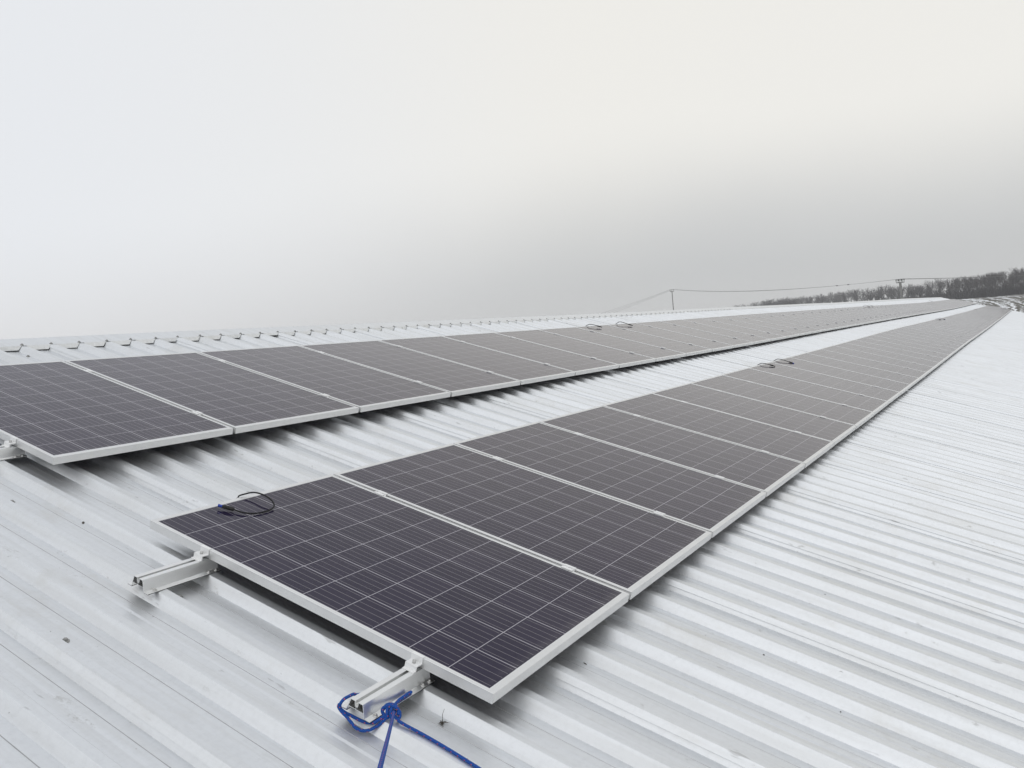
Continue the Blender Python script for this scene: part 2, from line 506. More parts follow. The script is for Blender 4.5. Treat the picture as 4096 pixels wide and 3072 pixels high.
# sheet laps as read off the roof; five ribs to a sheet
seams = [0.372, 1.432, 2.497, 3.60, 4.663, 5.726, 6.82]
while seams[-1] < 74: seams.append(seams[-1] + 1.0985)
while seams[0] > -9: seams.insert(0, seams[0] - 1.057)
ribs = []                                       # (right crown edge, pitch to the next, carries a lap)
for a, b_ in zip(seams, seams[1:]):
    p = (b_ - a) / 5
    for k in range(5):
        ribs.append((a + 0.060 + p * k, p, k == 0))
U_END = 72.6
ribs = [r for r in ribs if -8.2 < r[0] < U_END]
def crown_edges(i): return ribs[i][0] - 0.034, ribs[i][0]
rnd = random.Random(5)
def build_building():
    root = thing('farm_building', 'long farm building with a pale profiled metal roof carrying rows of solar panels', 'building', M.copy())
    vcuts = [EAVE_V, -7, -5, -3.5, -2.5, -1.8, -1.2, -.6, 0, .8, 1.6, 2.4, 3.2, 4.0, 4.5, 4.85]
    prof, groove_faces = [], set()                     # (u, height above crown plane); bead groove faces that take the darker sheet colour
    for r, p, lap in ribs:
        j = rnd.uniform(-0.0012, 0.0012)
        H = -RIB_H
        if lap:
            # the next sheet laps over this rib: its edge stands proud half-way up the wall
            prof += [(r - .0625, H), (r - .0500, H + .0160), (r - .0532, H + .0182), (r - .0352, .0022), (r - .0015, .0022 + j), (r + .0275, H)]
        else:
            prof += [(r - .0620, H), (r - .0345, -.0006), (r - .0325, .0), (r - .0015, .0 + j), (r + .0005, -.0012), (r + .0280, H)]
        q = p - 0.211
        prof += [(r + .0660 + q * .4, H + j), (r + .0760 + q * .4, H + .0013), (r + .1035 + q * .6, H + .0013), (r + .1054 + q * .6, H - .0016), (r + .1076 + q * .6, H)]
        groove_faces.add(len(prof) - 3); groove_faces.add(len(prof) - 2)
    mb = MB()
    for v in vcuts:
        for (u, h) in prof:
            uu = u + skew(v)
            mb.v.append((uu, v, ROOF_Z + h + zoff(uu, v)))
    n = len(prof)
    for i in range(len(vcuts) - 1):
        for j in range(n - 1):
            mb.f.append((i * n + j, i * n + j + 1, (i + 1) * n + j + 1, (i + 1) * n + j)); mb.smooth.append(False)
    slope = mb.build('roof_slope', MAT_ROOF, root)
    slope.data.materials.append(MAT_GROOVE)
    slope.data.polygons.foreach_set('material_index', [1 if k % (n - 1) in groove_faces else 0 for k in range(len(mb.f))])
    # rear slope, falling away behind the ridge
    mb = MB()
    c2, s2 = math.cos(2 * TH), math.sin(2 * TH)
    for k in (0.0, 3.0, 6.5, 13.8):
        for (u, h) in prof:
            uu = u + skew(4.9)
            mb.v.append((uu, APEX_V + k * c2 - h * s2 * 0, ROOF_Z - .006 + zoff(uu, APEX_V) - k * s2 + h))
    for i in range(3):
        for j in range(n - 1):
            mb.f.append((i * n + j, i * n + j + 1, (i + 1) * n + j + 1, (i + 1) * n + j)); mb.smooth.append(False)
    mb.build('rear_slope', MAT_ROOF, root)
    # ridge cap: folded sheet whose front edge is slit at each rib and pushed down into the troughs
    mb = MB()
    us = []
    for i in range(len(ribs)):
        l, r = crown_edges(i)
        us += [l + skew(4.8), r + skew(4.8)]
    def zc(u, d): return ROOF_Z + d + zoff(u, APEX_V)
    rows = [(EDGE_V, .0035), (EDGE_V + .055, .0055), (APEX_V - .03, .0085), (APEX_V, .0105), (APEX_V + .03, -.004), (APEX_V + .20 * c2, -.125)]
    b0 = len(mb.v)
    for (v, d) in rows:
        for u in us:
            mb.v.append((u, v, zc(u, d)))
    n = len(us)
    for i in range(len(rows) - 1):
        for j in range(n - 1):
            mb.f.append((b0 + i * n + j, b0 + i * n + j + 1, b0 + (i + 1) * n + j + 1, b0 + (i + 1) * n + j)); mb.smooth.append(False)
    for i in range(len(ribs) - 1):
        a, b_ = crown_edges(i)[1] + skew(4.8), crown_edges(i + 1)[0] + skew(4.8)
        j1, j2, j3 = rnd.uniform(0, .006), rnd.uniform(0, .006), rnd.uniform(-.004, .004)
        lift = .010 if i % 17 == 3 else 0.0
        e = EDGE_V
        z0 = zc(a, .0035); z1 = zc(b_, .0035)
        zb = zc(a, -RIB_H + .0080 + abs(j3) * .6 + lift)
        q = [(a, e, z0), (b_, e, z1), (b_ - .027 - j1, e - .016 + j3, zb), (a + .024 + j2, e - .014 + j3, zb)]
        k = len(mb.v)
        mb.v += q
        mb.f.append((k, k + 1, k + 2, k + 3)); mb.smooth.append(False)
    cap = mb.build('ridge_cap', MAT_ROOF, root)
    # screws
    def screw_mesh():
        s = MB()
        s.lathe([(.0095, 0), (.0095, .0018), (.0075, .0024)], 14)
        s.lathe([(.0052, .0022), (.0052, .0068), (.0040, .0074)], 6, smooth=False)
        return s.mesh('roof_screw')
    sm = screw_mesh(); sm.materials.append(MAT_SCREW)
    cnt = 0
    for i in range(len(ribs)):
        l, r = crown_edges(i)
        u = (l + r) / 2 + skew(4.8) - .006
        if u < 0.3 or cnt >= 80: continue
        v = EDGE_V + .018 + rnd.uniform(-.006, .006)
        o = link('cap_screw', sm, cap, Matrix.Translation((u + rnd.uniform(-.006, .006), v, zc(u, .0045))))
        o.scale = (1.25, 1.25, 1.25)
        cnt += 1
    for (u, v, crown) in ((-.585, 1.186, 0), (-.157, 2.277, 0), (-.161, 1.203, 0), (1.222, 4.628, 0), (2.9, -1.6, 0), (1.9, -1.62, 0), (4.0, -1.63, 0)):
        z = ROOF_Z - RIB_H + zoff(u, v)
        o = link('roof_screw', sm, slope, Matrix.Translation((u, v, z)) @ Matrix.Rotation(rnd.uniform(0, 1), 4, 'Z'))
        o.scale = (1.35, 1.35, 1.35)
    # walls, in world axes under the roof
    mi = M.inverted()
    W = lambda x, y, z: tuple(mi @ Vector((x, y, z)))
    mb = MB()
    y0 = (M @ Vector((0, EAVE_V + .5, 0))).y
    ya = (M @ Vector((0, APEX_V, -.3))).y
    y1 = ya + (ya - y0)
    ze = (M @ Vector((0, EAVE_V + .5, -.3))).z
    za = (M @ Vector((0, APEX_V, -.35))).z
    x0, x1 = -7.9, U_END - .4
    pent = [(y0, -6.6), (y1, -6.6), (y1, ze), (ya, za), (y0, ze)]
    mb.quad_strip([[W(x0, *q) for q in pent], [W(x1, *q) for q in pent]], caps=True)
    mb.build('wall', MAT_WALL, root)
    return root
build_building()

# ------------------------------------------------------------------ solar panels
PW, PITCH = 0.992, 1.012
NPAN = 71
ORD = ['first', 'second', 'third', 'fourth', 'fifth', 'sixth', 'seventh', 'eighth', 'ninth', 'tenth', 'eleventh', 'twelfth', 'thirteenth', 'fourteenth', 'fifteenth', 'sixteenth', 'seventeenth', 'eighteenth', 'nineteenth']
TENS = {2: ('twenty', 'twentieth'), 3: ('thirty', 'thirtieth'), 4: ('forty', 'fortieth'), 5: ('fifty', 'fiftieth'), 6: ('sixty', 'sixtieth'), 7: ('seventy', 'seventieth')}
def ordinal(n):
    if n < 20: return ORD[n - 1]
    a, b = divmod(n, 10)
    return TENS[a][1] if b == 0 else TENS[a][0] + '-' + ORD[b - 1]
ROWV = (0.0, LP + GP)
ROWU = (0.0, 0.0887)
ROWN = ('front', 'ridge-side')
def at(u, v, z=0.0, tilt=True):
    """matrix of something sitting on the panel plane at roof coordinates (u, v)"""
    sl = (zoff(u + .5, v) - zoff(u - .5, v)) if tilt else 0.0
    return M @ Matrix.Translation((u, v, z + zoff(u, v))) @ Matrix.Rotation(-math.atan(sl), 4, 'Y')
def make_panel():
    root = thing('solar_panel', 'x', 'solar panel')
    D = 0.035
    fw, fv = 0.0160, 0.0255
    fr = MB()
    # outer skirt with shallow extrusion grooves, closed ring by ring
    def ring(o, z): return [(o, o, z), (PW - o, o, z), (PW - o, LP - o, z), (o, LP - o, z)]
    rings = [ring(.004, -D), ring(0, -D + .001)]
    for k in range(5):
        zz = -D + .0045 + k * .0056
        rings += [ring(0, zz), ring(.0005, zz + .0009), ring(.0005, zz + .0020), ring(0, zz + .0029)]
    rings += [ring(0, -.0012), ring(.0011, 0)]
    def inner(du, dv, z): return [(du, dv, z), (PW - du, dv, z), (PW - du, LP - dv, z), (du, LP - dv, z)]
    rings += [inner(fw * .55, fv * .62, 0), inner(fw * .60, fv * .66, -.0007), inner(fw * .66, fv * .70, 0), inner(fw, fv, 0), inner(fw, fv, -.0024)]
    fr.quad_strip(rings)
    # inner lip and bottom flange
    fr.quad_strip([ring(.004, -D), ring(.024, -D), ring(.024, -D + .0015), ring(.0025, -D + .0016), ring(.0025, -.007), inner(fw + .004, fv + .004, -.0066)])
    f = fr.build('frame', MAT_FRAME, root)
    gl = MB()
    gl.box((fw * .8, fv * .8, -.0062), (PW - fw * .8, LP - fv * .8, -.0020))
    gp = gl.build('glass', MAT_CELL, root)
    return kids(root, f, gp)
panel0 = make_panel()
pj = random.Random(11)
for r in range(2):
    for k in range(NPAN):
        o = panel0 if (r, k) == (0, 0) else copy_tree(panel0)
        u, v = ROWU[r] + k * PITCH, ROWV[r]
        a, b_ = zoff(u, v + .8), zoff(u + PW, v + .8)
        du = pj.uniform(-.0012, .0012) if k else 0
        mat = M @ Matrix.Translation((u + du, v + (pj.uniform(-.002, .002) if k else 0), a)) @ Matrix.Rotation(-math.atan2(b_ - a + pj.uniform(-.0006, .0006), PW), 4, 'Y') @ Matrix.Rotation(pj.uniform(-.0004, .0004), 4, 'X')
        o.matrix_world = mat
        if r == 0:
            lab = 'nearest panel of the front row, with rails and a blue-tipped cable at its end' if k == 0 else 'dark framed solar panel, %s from the near end of the front row' % ordinal(k + 1)
        else:
            lab = 'nearest panel of the ridge-side row, cut by the left edge of the photo' if k == 0 else 'dark framed solar panel, %s from the near end of the ridge-side row' % ordinal(k + 1)
        tag(o, lab, 'solar panel', 'solar panels of the %s row' % ROWN[r])

# ------------------------------------------------------------------ clamps between panels
def hexbolt(mb, c, r, h):
    mb.lathe([(r * 1.5, 0), (r * 1.5, .0012)], 14, c)
    mb.lathe([(r, .0012), (r, h), (r * .9, h + .0006), (r * .55, h + .0006), (r * .55, h * .45)], 16, c)
def make_mid_clamp():
    root = thing('mid_clamp', 'x', 'clamp')
    mb = MB()
    t = .0034
    a = .010                                     # half the gap between frames
    mb.strip([(-a - .0105, .0024), (-a + .0022, .0024), (-a + .0030, -.0060), (a - .0030, -.0060), (a - .0022, .0024), (a + .0105, .0024)], t, 'v', -.026, .026)
    p = mb.build('clamp_body', MAT_CLAMP, root)
    bm = MB(); hexbolt(bm, (0, 0, -.0044), .0036, .005)
    q = bm.build('bolt', MAT_STEEL, root)
    return kids(root, p, q)
clamp0 = make_mid_clamp()
first = True
for r in range(2):
    for k in range(1, 43):
        for s, fv in enumerate((0.288, 1.284) if r == 0 else (0.315, 1.330)):
            o = clamp0 if first else copy_tree(clamp0)
            first = False
            u, v = ROWU[r] + k * PITCH - .010, ROWV[r] + fv + pj.uniform(-.008, .008)
            o.matrix_world = at(u, v, 0.0006)
            tag(o, '%s silver clamp on the %s panel joint from the near end, %s row' % (('lower', 'upper')[s], ordinal(k), ROWN[r]), 'clamp', 'clamps between the panels')

# ------------------------------------------------------------------ short mounting rails and end clamps
def make_rail():
    root = thing('mounting_rail', 'x', 'rail')
    u0, u1 = -.2735, .036
    zt, zf = -.0362, -.0768
    th = .0019
    mb = MB()
    zs = zt - th / 2
    mb.strip([(-.0545, zf), (-.0340, zf), (-.0222, zs), (-.0062, zs), (-.0058, zs - .0105), (-.0044, zs - .0115), (-.0040, zs - .0155), (.0040, zs - .0155), (.0044, zs - .0115), (.0058, zs - .0105), (.0062, zs), (.0222, zs), (.0340, zf), (.0545, zf)], th, 'u', u0, u1)
    mb.strip([(-.0293, zf + .0155), (.0293, zf + .0155)], .0016, 'u', u0, u1)
    mb.strip([(0, zs - .0165), (0, zf + .0163)], .0016, 'u', u0, u1)
    body = mb.build('rail_body', MAT_RAIL, root)
    ga = MB()
    for s in (-1, 1):
        ga.box((u0 + .001, min(s * .033, s * .0550), zf - th / 2 - .0020), (u1 - .001, max(s * .033, s * .0550), zf - th / 2 - .0001))
    g_ = ga.build('gasket', MAT_RUBBER, root)
    ks = [body, g_]
    for s in (-1, 1):
        for uu in (-.238, -.014, .018):
            if s > 0 and uu > 0: continue
            sc = MB()
            sc.lathe([(.0078, 0), (.0078, .0012), (.0064, .0024)], 18, (0, 0, 0))
            sc.lathe([(.0046, .0020), (.0046, .0062), (.0038, .0068)], 6, (0, 0, 0), smooth=False)
            o = sc.build('screw', MAT_STEEL, root, Matrix.Translation((uu, s * .0452, zf + th / 2 + .0001)))
            ks.append(o)
    return kids(root, *ks)
def make_end_clamp():
    root = thing('end_clamp', 'x', 'clamp')
    mb = MB()
    mb.strip([(.0085, .0017), (-.0022, .0017), (-.0022, -.0190), (-.0290, -.0190), (-.0300, -.0345), (-.0420, -.0345)], .0030, 'v', -.0222, .0222)
    p = mb.build('clamp_body', MAT_CLAMP, root)
    bm = MB()
    bm.lathe([(.0058, 0), (.0058, .0078), (.0052, .0084), (.0030, .0084), (.0028, .0040)], 18, (-.0155, 0, -.0174))
    q = bm.build('bolt', MAT_STEEL, root)
    return kids(root, p, q)
rail0, ec0 = make_rail(), make_end_clamp()
RAILS = [(0.0, 1.2820, 'short aluminium rail sticking out under the near panel, farther from the rope', 'clamp holding the near panel edge on the rail without a rope'),
         (0.0, 0.2850, 'short aluminium rail with blue rope tied round its outer end', 'clamp holding the near panel edge on the roped rail'),
         (ROWU[1], ROWV[1] + 0.318, 'short aluminium rail at the left photo edge under the ridge-side row', 'end clamp at the left photo edge on the ridge-side row')]
for i, (u, v, la, lb) in enumerate(RAILS):
    o = rail0 if i == 0 else copy_tree(rail0)
    o.matrix_world = at(u, v, 0, False)
    tag(o, la, 'rail', 'short rails at the row ends')
    o = ec0 if i == 0 else copy_tree(ec0)
    o.matrix_world = at(u, v, 0, False)
    tag(o, lb, 'clamp', 'end clamps at the row ends')

# ------------------------------------------------------------------ loose cable leads with plugs
def make_cable(path, plug, blue, name='cable_lead'):
    root = thing(name, 'x', 'cable')
    mb = MB()
    mb.tube(smooth_path(path, 6), .0034 if path is CAB0 else .0042, 10)
    w_ = mb.build('cable', MAT_CABLE, root)
    a, b_ = Vector(plug[0]), Vector(plug[1])
    d = (b_ - a)
    L = d.length
    rot = d.to_track_quat('Z', 'Y').to_matrix().to_4x4()
    pm = MB()
    pm.lathe([(.0050, -.004), (.0074, .0), (.0080, .006), (.0080, .020), (.0088, .0205), (.0088, .024), (.0078, .0245), (.0082, .040), (.0066, .0405), (.0066, L * .72)], 10)
    p = pm.build('plug', MAT_RUBBER, root, Matrix.Translation(a) @ rot)
    cm_ = MB()
    cm_.lathe([(.0054, L * .70), (.0058, L * .72 + .001), (.0056, L * .92), (.0068, L)], 12)
    c = cm_.build('plug_cap', MAT_BLUE if blue else MAT_RUBBER, p)
    KIDS[p.name] = [c]
    return kids(root, w_, p)
CAB0 = [(0.4802, 1.668, -.035), (0.4600, 1.640, -.020), (0.4440, 1.6180, .0005), (0.4549, 1.6035, 0.010), (0.4837, 1.5759, 0.022), (0.4886, 1.5205, 0.028), (0.488, 1.4728, 0.022), (0.478, 1.4414, 0.013), (0.4607, 1.4265, 0.0075), (0.4242, 1.4174, 0.0045), (0.3616, 1.4238, 0.0045), (0.325, 1.4532, 0.0065), (0.3105, 1.4960, 0.0098)]
c0 = make_cable(CAB0, ((0.3101, 1.4984, 0.0100), (0.2823, 1.5563, 0.0138)), True)
c0.matrix_world = M
tag(c0, 'black cable lead curled on the nearest front panel, blue plug end', 'cable', 'loose cable leads on the panels')
# two lead shapes, laid over the upper edge of a panel; local origin at that edge
shA = make_cable([(-.03, .050, -.035), (-.012, .030, -.012), (.0, .010, .008), (.030, -.012, .024), (.060, -.060, .026), (.088, -.100, .020)], ((.089, -.102, .020), (.124, -.158, .0120)), False)
shB = make_cable([(-.03, .050, -.035), (-.018, .030, -.010), (-.020, .004, .014), (-.010, -.010, .030), (.032, -.030, .034), (.070, -.075, .026), (.092, -.125, .017)], ((.093, -.127, .017), (.116, -.186, .0095)), False)
shC = make_cable([(-.03, .050, -.035), (-.012, .030, -.012), (.0, .010, .008), (.030, -.014, .026), (.060, -.070, .028), (.086, -.150, .016)], ((.087, -.153, .016), (.106, -.215, .0095)), True)
LEADS = [(shA, 0, 8.630, 'black cable lead with black plug near the front row middle, left of a pair'),
         (shC, 0, 9.405, 'black cable lead with bluish plug tip on the front row, right of a pair'),
         (shA, 1, 8.575, 'looped black lead on the ridge-side row, left of the nearer pair'),
         (shB, 1, 9.585, 'looped black lead on the ridge-side row, right of the nearer pair'),
         (shA, 0, 31.15, 'distant black lead on the front row, left of the farther pair'),
         (shC, 0, 32.25, 'distant black lead on the front row, right of the farther pair'),
         (shB, 1, 31.15, 'distant black lead on the ridge-side row, left of the farther pair'),
         (shA, 1, 32.05, 'distant black lead on the ridge-side row, right of the farther pair'),
         (shA, 0, 53.7, 'farthest dark lead on the front row, near the far roof end'),
         (shB, 1, 53.7, 'farthest dark lead on the ridge-side row, near the far roof end')]
used = set()
for sh, r, u, lab in LEADS:
    o = sh if sh.name not in used else copy_tree(sh)
    used.add(sh.name)
    o.matrix_world = at(u, ROWV[r] + LP, 0)
    tag(o, lab, 'cable', 'loose cable leads on the panels')

# ------------------------------------------------------------------ blue rope
def rope_material():
    m, t, b = new_mat('blue_braided_rope')
    g = G(t)
    uv = t.nodes.new('ShaderNodeUVMap').outputs[0]
    sx = t.nodes.new('ShaderNodeSeparateXYZ'); t.links.new(uv, sx.inputs[0])
    a, l = sx.outputs[0], sx.outputs[1]          # turns round the rope, metres along it
    k1 = g.m('ADD', g.m('MULTIPLY', l, 160.0), g.m('MULTIPLY', a, 4.0))
    k2 = g.m('SUBTRACT', g.m('MULTIPLY', l, 160.0), g.m('MULTIPLY', a, 4.0))
    s1 = g.m('ABSOLUTE', g.m('SUBTRACT', g.m('FRACT', k1), 0.5))
    s2 = g.m('ABSOLUTE', g.m('SUBTRACT', g.m('FRACT', k2), 0.5))
    h = g.m('MULTIPLY', g.m('ADD', s1, s2), 1.0)
    co = t.nodes.new('ShaderNodeTexCoord').outputs['Object']
    n = g.noise(co, 240, 3, 0.6)
    c = g.mix(n, (0.008, 0.055, 0.28), (0.018, 0.115, 0.46))
    c = g.mix(g.mr(h, 0.25, 0.75, 0.45, 0.0), c, (0.006, 0.020, 0.13))
    # red tracer flecks, two to a turn of the braid
    f1 = g.m('FRACT', g.m('ADD', g.m('MULTIPLY', l, 42.0), g.m('MULTIPLY', a, 1.0)))
    f2 = g.m('FRACT', g.m('SUBTRACT', g.m('MULTIPLY', l, 42.0), g.m('MULTIPLY', a, 2.0)))
    fl = g.m('MULTIPLY', g.m('LESS_THAN', f1, 0.17), g.m('LESS_THAN', f2, 0.26))
    c = g.mix(g.m('MULTIPLY', fl, 0.92), c, (0.62, 0.10, 0.07))
    t.links.new(c, b.inputs['Base Color'])
    b.inputs['Roughness'].default_value = 0.75
    b.inputs['Specular IOR Level'].default_value = 0.3
    g.bump(h, 0.8, 0.0012, b)
    return m
MAT_ROPE = rope_material()
def rope_part(name, strands, parent, rad=.0052):
    mb = MB(); uvs = []
    for pts, rr, off in strands:
        P = smooth_path(pts, 7)
        n = 12
        f0 = len(mb.f)
        mb.tube(P, rr, n)
        L = [off]
        for a, b_ in zip(P, P[1:]): L.append(L[-1] + (b_ - a).length)
        for i in range(len(P) - 1):
            for j in range(n):
                uvs += [(j / n, L[i]), ((j + 1) / n, L[i]), ((j + 1) / n, L[i + 1]), (j / n, L[i + 1])]
        uvs += [(0.5, L[0])] * n + [(0.5, L[-1])] * n
    o = mb.build(name, MAT_ROPE, parent)
    lay = o.data.uv_layers.new(name='UVMap')
    for d, q in zip(lay.data, uvs): d.uv = q
    return o
def build_rope():
    root = thing('rope', 'blue rope with red flecks knotted round the nearest rail end', 'rope', M.copy())
    loopA = [(-0.150, 0.3255, -0.0665), (-0.190, 0.3270, -0.0655), (-0.2135, 0.3330, -0.064), (-0.2304, 0.3344, -0.055), (-0.2552, 0.3317, -0.050), (-0.2736, 0.3318, -0.050), (-0.2843, 0.3326, -0.057), (-0.2866, 0.3335, -0.067), (-0.2814, 0.3315, -0.079), (-0.2761, 0.3164, -0.0865), (-0.2722, 0.2977, -0.0885), (-0.2694, 0.2766, -0.090), (-0.2665, 0.2559, -0.090), (-0.2616, 0.2423, -0.089), (-0.2542, 0.2270, -0.083), (-0.2388, 0.2190, -0.074), (-0.2222, 0.2120, -0.066)]
    loopB = [(-0.2840, 0.3380, -0.064), (-0.2865, 0.3375, -0.072), (-0.2854, 0.3248, -0.082), (-0.2872, 0.304, -0.087), (-0.2902, 0.2829, -0.093), (-0.2925, 0.2644, -0.099), (-0.2876, 0.2502, -0.103), (-0.281, 0.2383, -0.103), (-0.2684, 0.2276, -0.100), (-0.2515, 0.2192, -0.093), (-0.2394, 0.2126, -0.083), (-0.227, 0.2073, -0.069)]
    rope_part('rope_loop', [(loopA, .0047, 0), (loopB, .0047, .013)], root)
    tail = [(-0.2114, 0.2140, -0.056), (-0.1904, 0.2180, -0.0600), (-0.1645, 0.2270, -0.0650), (-0.1346, 0.2364, -0.0690), (-0.1129, 0.2380, -0.0702), (-0.0887, 0.2390, -0.0702), (-0.0745, 0.2365, -0.0700)]
    rope_part('rope_tail', [(tail, [.0048] * 36 + [.0048, .0052, .0054, .0053, .0048, .0038, .0022], .02)], root)
    ring = [(-0.2240, 0.2050, -0.0720), (-0.2255, 0.2240, -0.0660), (-0.2225, 0.2290, -0.056), (-0.2165, 0.2220, -0.0465), (-0.2095, 0.2120, -0.043), (-0.2030, 0.1990, -0.046), (-0.1985, 0.1880, -0.055), (-0.2020, 0.1810, -0.066), (-0.2100, 0.1800, -0.073)]
    ring2 = [(-0.2230, 0.2270, -0.058), (-0.2120, 0.2270, -0.0500), (-0.2010, 0.2220, -0.047), (-0.1965, 0.2080, -0.0465), (-0.1980, 0.1930, -0.052), (-0.2060, 0.1850, -0.062)]
    v1 = [(-0.2160, 0.2180, -0.0500), (-0.2235, 0.2120, -0.0560), (-0.2265, 0.2080, -0.0660), (-0.2240, 0.2040, -0.0740)]
    v2 = [(-0.2100, 0.2080, -0.0480), (-0.2195, 0.2020, -0.0550), (-0.2230, 0.1960, -0.0650), (-0.2190, 0.1920, -0.0740)]
    core = [(-0.2220, 0.2140, -0.066), (-0.2120, 0.2060, -0.062), (-0.2030, 0.1970, -0.064)]
    rope_part('knot', [(ring, .0050, .003), (ring2, .0049, .03), (v1, .0048, .011), (v2, .0048, .017), (core, .0090, .0)], root)
    l2 = [(-0.2100, 0.1990, -0.064), (-0.2140, 0.1830, -0.068), (-0.2165, 0.1680, -0.0705), (-0.2150, 0.1420, -0.0725), (-0.2106, 0.0858, -0.0745), (-0.2118, -0.0054, -0.0750), (-0.2191, -0.1152, -0.0745), (-0.2239, -0.1942, -0.0750), (-0.2268, -0.3336, -0.0760), (-0.235, -0.6, -0.076)]
    rope_part('rope_line', [(l2, .0046, .05)], root)
    l1 = [(-0.2160, 0.1960, -0.0560), (-0.2230, 0.1900, -0.0480), (-0.350, 0.1022, 0.0365), (-0.70, -0.1344, 0.2695), (-1.031, -0.3579, 0.4945), (-1.50, -0.675, 0.81)]
    o = rope_part('rope_line', [(l1, .0045, .08)], root)
    tag(o, 'taut rope line rising towards the viewer')
build_rope()

# ------------------------------------------------------------------ litter on the roof
def build_litter():
    r = random.Random(3)
    def base_z(u, v, crown): return (ROOF_Z if crown else ROOF_Z - RIB_H) + zoff(u, v)
    items = [(-.588, 1.262, .008, 'tiny dark crumb on the roof beside the lower left screw'),
             (-.054, 1.944, .016, 'thin curled dry leaf on the roof left of the near panel corner'),
             (-.306, 1.148, .006, 'small dark crumb below the rail without a rope'),
             (1.174, -.513, .012, 'dark clod on the roof, lower right of the near panel'),
             (2.024, -.571, .009, 'small dark crumb farthest along the bare right roof'),
             (.983, -.837, .008, 'dark crumb near the bottom edge of the right roof'),
             (.568, -.040, .011, 'flat dirty leaf scrap just below the front row edge')]
    for u, v, s, lab in items:
        mb = MB()
        n = 9
        s *= .6
        long = 2.6 if 'leaf' in lab else 1.25
        rings = []
        for (rr, z) in ((.75, 0), (1.0, .22), (.6, .42), (.15, .46)):
            rings.append([(rr * s * .5 * long * math.cos(6.283 * j / n) * r.uniform(.75, 1.2), rr * s * .5 * math.sin(6.283 * j / n) * r.uniform(.75, 1.2), z * s * (.5 if 'leaf' in lab else 1)) for j in range(n)])
        mb.quad_strip(rings, caps=True)
        o = mb.build('dry_leaf' if 'leaf' in lab else 'debris_crumb', MAT_DARK)
        o.matrix_world = M @ Matrix.Translation((u, v, base_z(u, v, False) + .0002)) @ Matrix.Rotation(r.uniform(-.5, .5) + 1.2, 4, 'Z')
        tag(o, lab, 'leaf' if 'leaf' in lab else 'debris')
    mb = MB()
    mb.tube(smooth_path([(0, 0, .001), (.002, .001, .012), (.0, .003, .028), (.004, .002, .046)], 4), [.0013] * 4 + [.0009] * 5 + [.0006] * 4, 5)
    for k in range(16):
        a = r.uniform(0, 6.28); l = r.uniform(.006, .020)
        mb.tube([(r.uniform(-.004, .006), r.uniform(-.004, .004), .001), (l * math.cos(a) * .5, l * math.sin(a) * .8, r.uniform(.002, .008)), (l * math.cos(a), l * math.sin(a) * 1.4, r.uniform(.0005, .004))], [.0012, .0009, .0004], 4)
    o = mb.build('dry_stalk', MAT_DARK)
    o.matrix_world = M @ Matrix.Translation((-.079, .112, base_z(-.079, .112, False)))
    tag(o, 'dry plant stalk standing on the roof between rope and panel corner', 'plant')
build_litter()

# ------------------------------------------------------------------ electricity poles and wires
def build_pole(name, x, y, ztop, rad, double, lab, ang):
    zb = ground_h(x, y)
    root = thing(name, lab, 'utility pole', Matrix.Translation((x, y, zb)) @ Matrix.Rotation(ang, 4, 'Z'), 'electricity poles behind the roof')
    H = ztop - zb
    mb = MB()
    mb.lathe([(rad * 1.45, -.4), (rad * 1.25, H * .35), (rad, H - .42)], 14)
    if double:
        mb.box((-rad * .9, -rad * 1.05, H - 1.0), (rad * .9, rad * 1.05, H - .42))
    mb.build('pole', MAT_CONCRETE, root)
    mb = MB()
    w2 = .44 if double else .42
    mb.box((-.045, -w2, H - .44), (.045, w2, H - .36))
    if not double:
        mb.tube([(.05, 0, H - .75), (.05, .22, H - .42)], .018, 5, False)
        mb.tube([(.05, 0, H - .75), (.05, -.22, H - .42)], .018, 5, False)
    mb.build('crossarm', MAT_GALV, root)
    off = (-.115, .115) if double else (0,)
    pts = []
    for c in (-.37, 0, .37) if not double else (-.32, 0, .32):
        for o_ in off:
            mb = MB()
            y_ = c + o_ * .9
            mb.lathe([(.022, H - .36), (.022, H - .20), (.055, H - .19), (.060, H - .14), (.045, H - .125), (.058, H - .10), (.050, H - .03), (.02, H)], 8, (0, y_, 0))
            mb.build('insulator', MAT_GALV, root)
        if double:
            mb = MB(); mb.box((-.02, c - .13, H - .035), (.02, c + .13, H - .005)); mb.build('jumper', MAT_GALV, root)
        pts.append(root.matrix_world @ Vector((0, c, H)) if False else (Matrix.Translation((x, y, zb)) @ Matrix.Rotation(ang, 4, 'Z')) @ Vector((0, c, H)))
    return pts
def polar(az, d): return CAM.x + d * math.cos(R(az)), CAM.y + d * math.sin(R(az))
p1 = polar(20.63, 180); p2 = polar(6.84, 110)
z1 = CAM.z + 180 * math.tan(R(2.60)); z2 = CAM.z + 110 * math.tan(R(1.78))
A1 = build_pole('utility_pole', *p1, z1, .085, False, 'thin leaning-looking grey pole with three insulators, left of the bare trees', R(20))
A2 = build_pole('utility_pole', *p2, z2, .13, True, 'thicker grey concrete pole with paired insulators, in front of the bare trees', R(7))
pl = polar(31.0, 235)
zl = CAM.z + 235 * math.tan(R(0.2))
pr_ = (380.0, -20.0); zr = 9.3
def wire(a, b, sag, n=28):
    a, b = Vector(a), Vector(b)
    return [a.lerp(b, i / n) - Vector((0, 0, 4 * sag * (i / n) * (1 - i / n))) for i in range(n + 1)]
offs = (-.37, 0, .37)
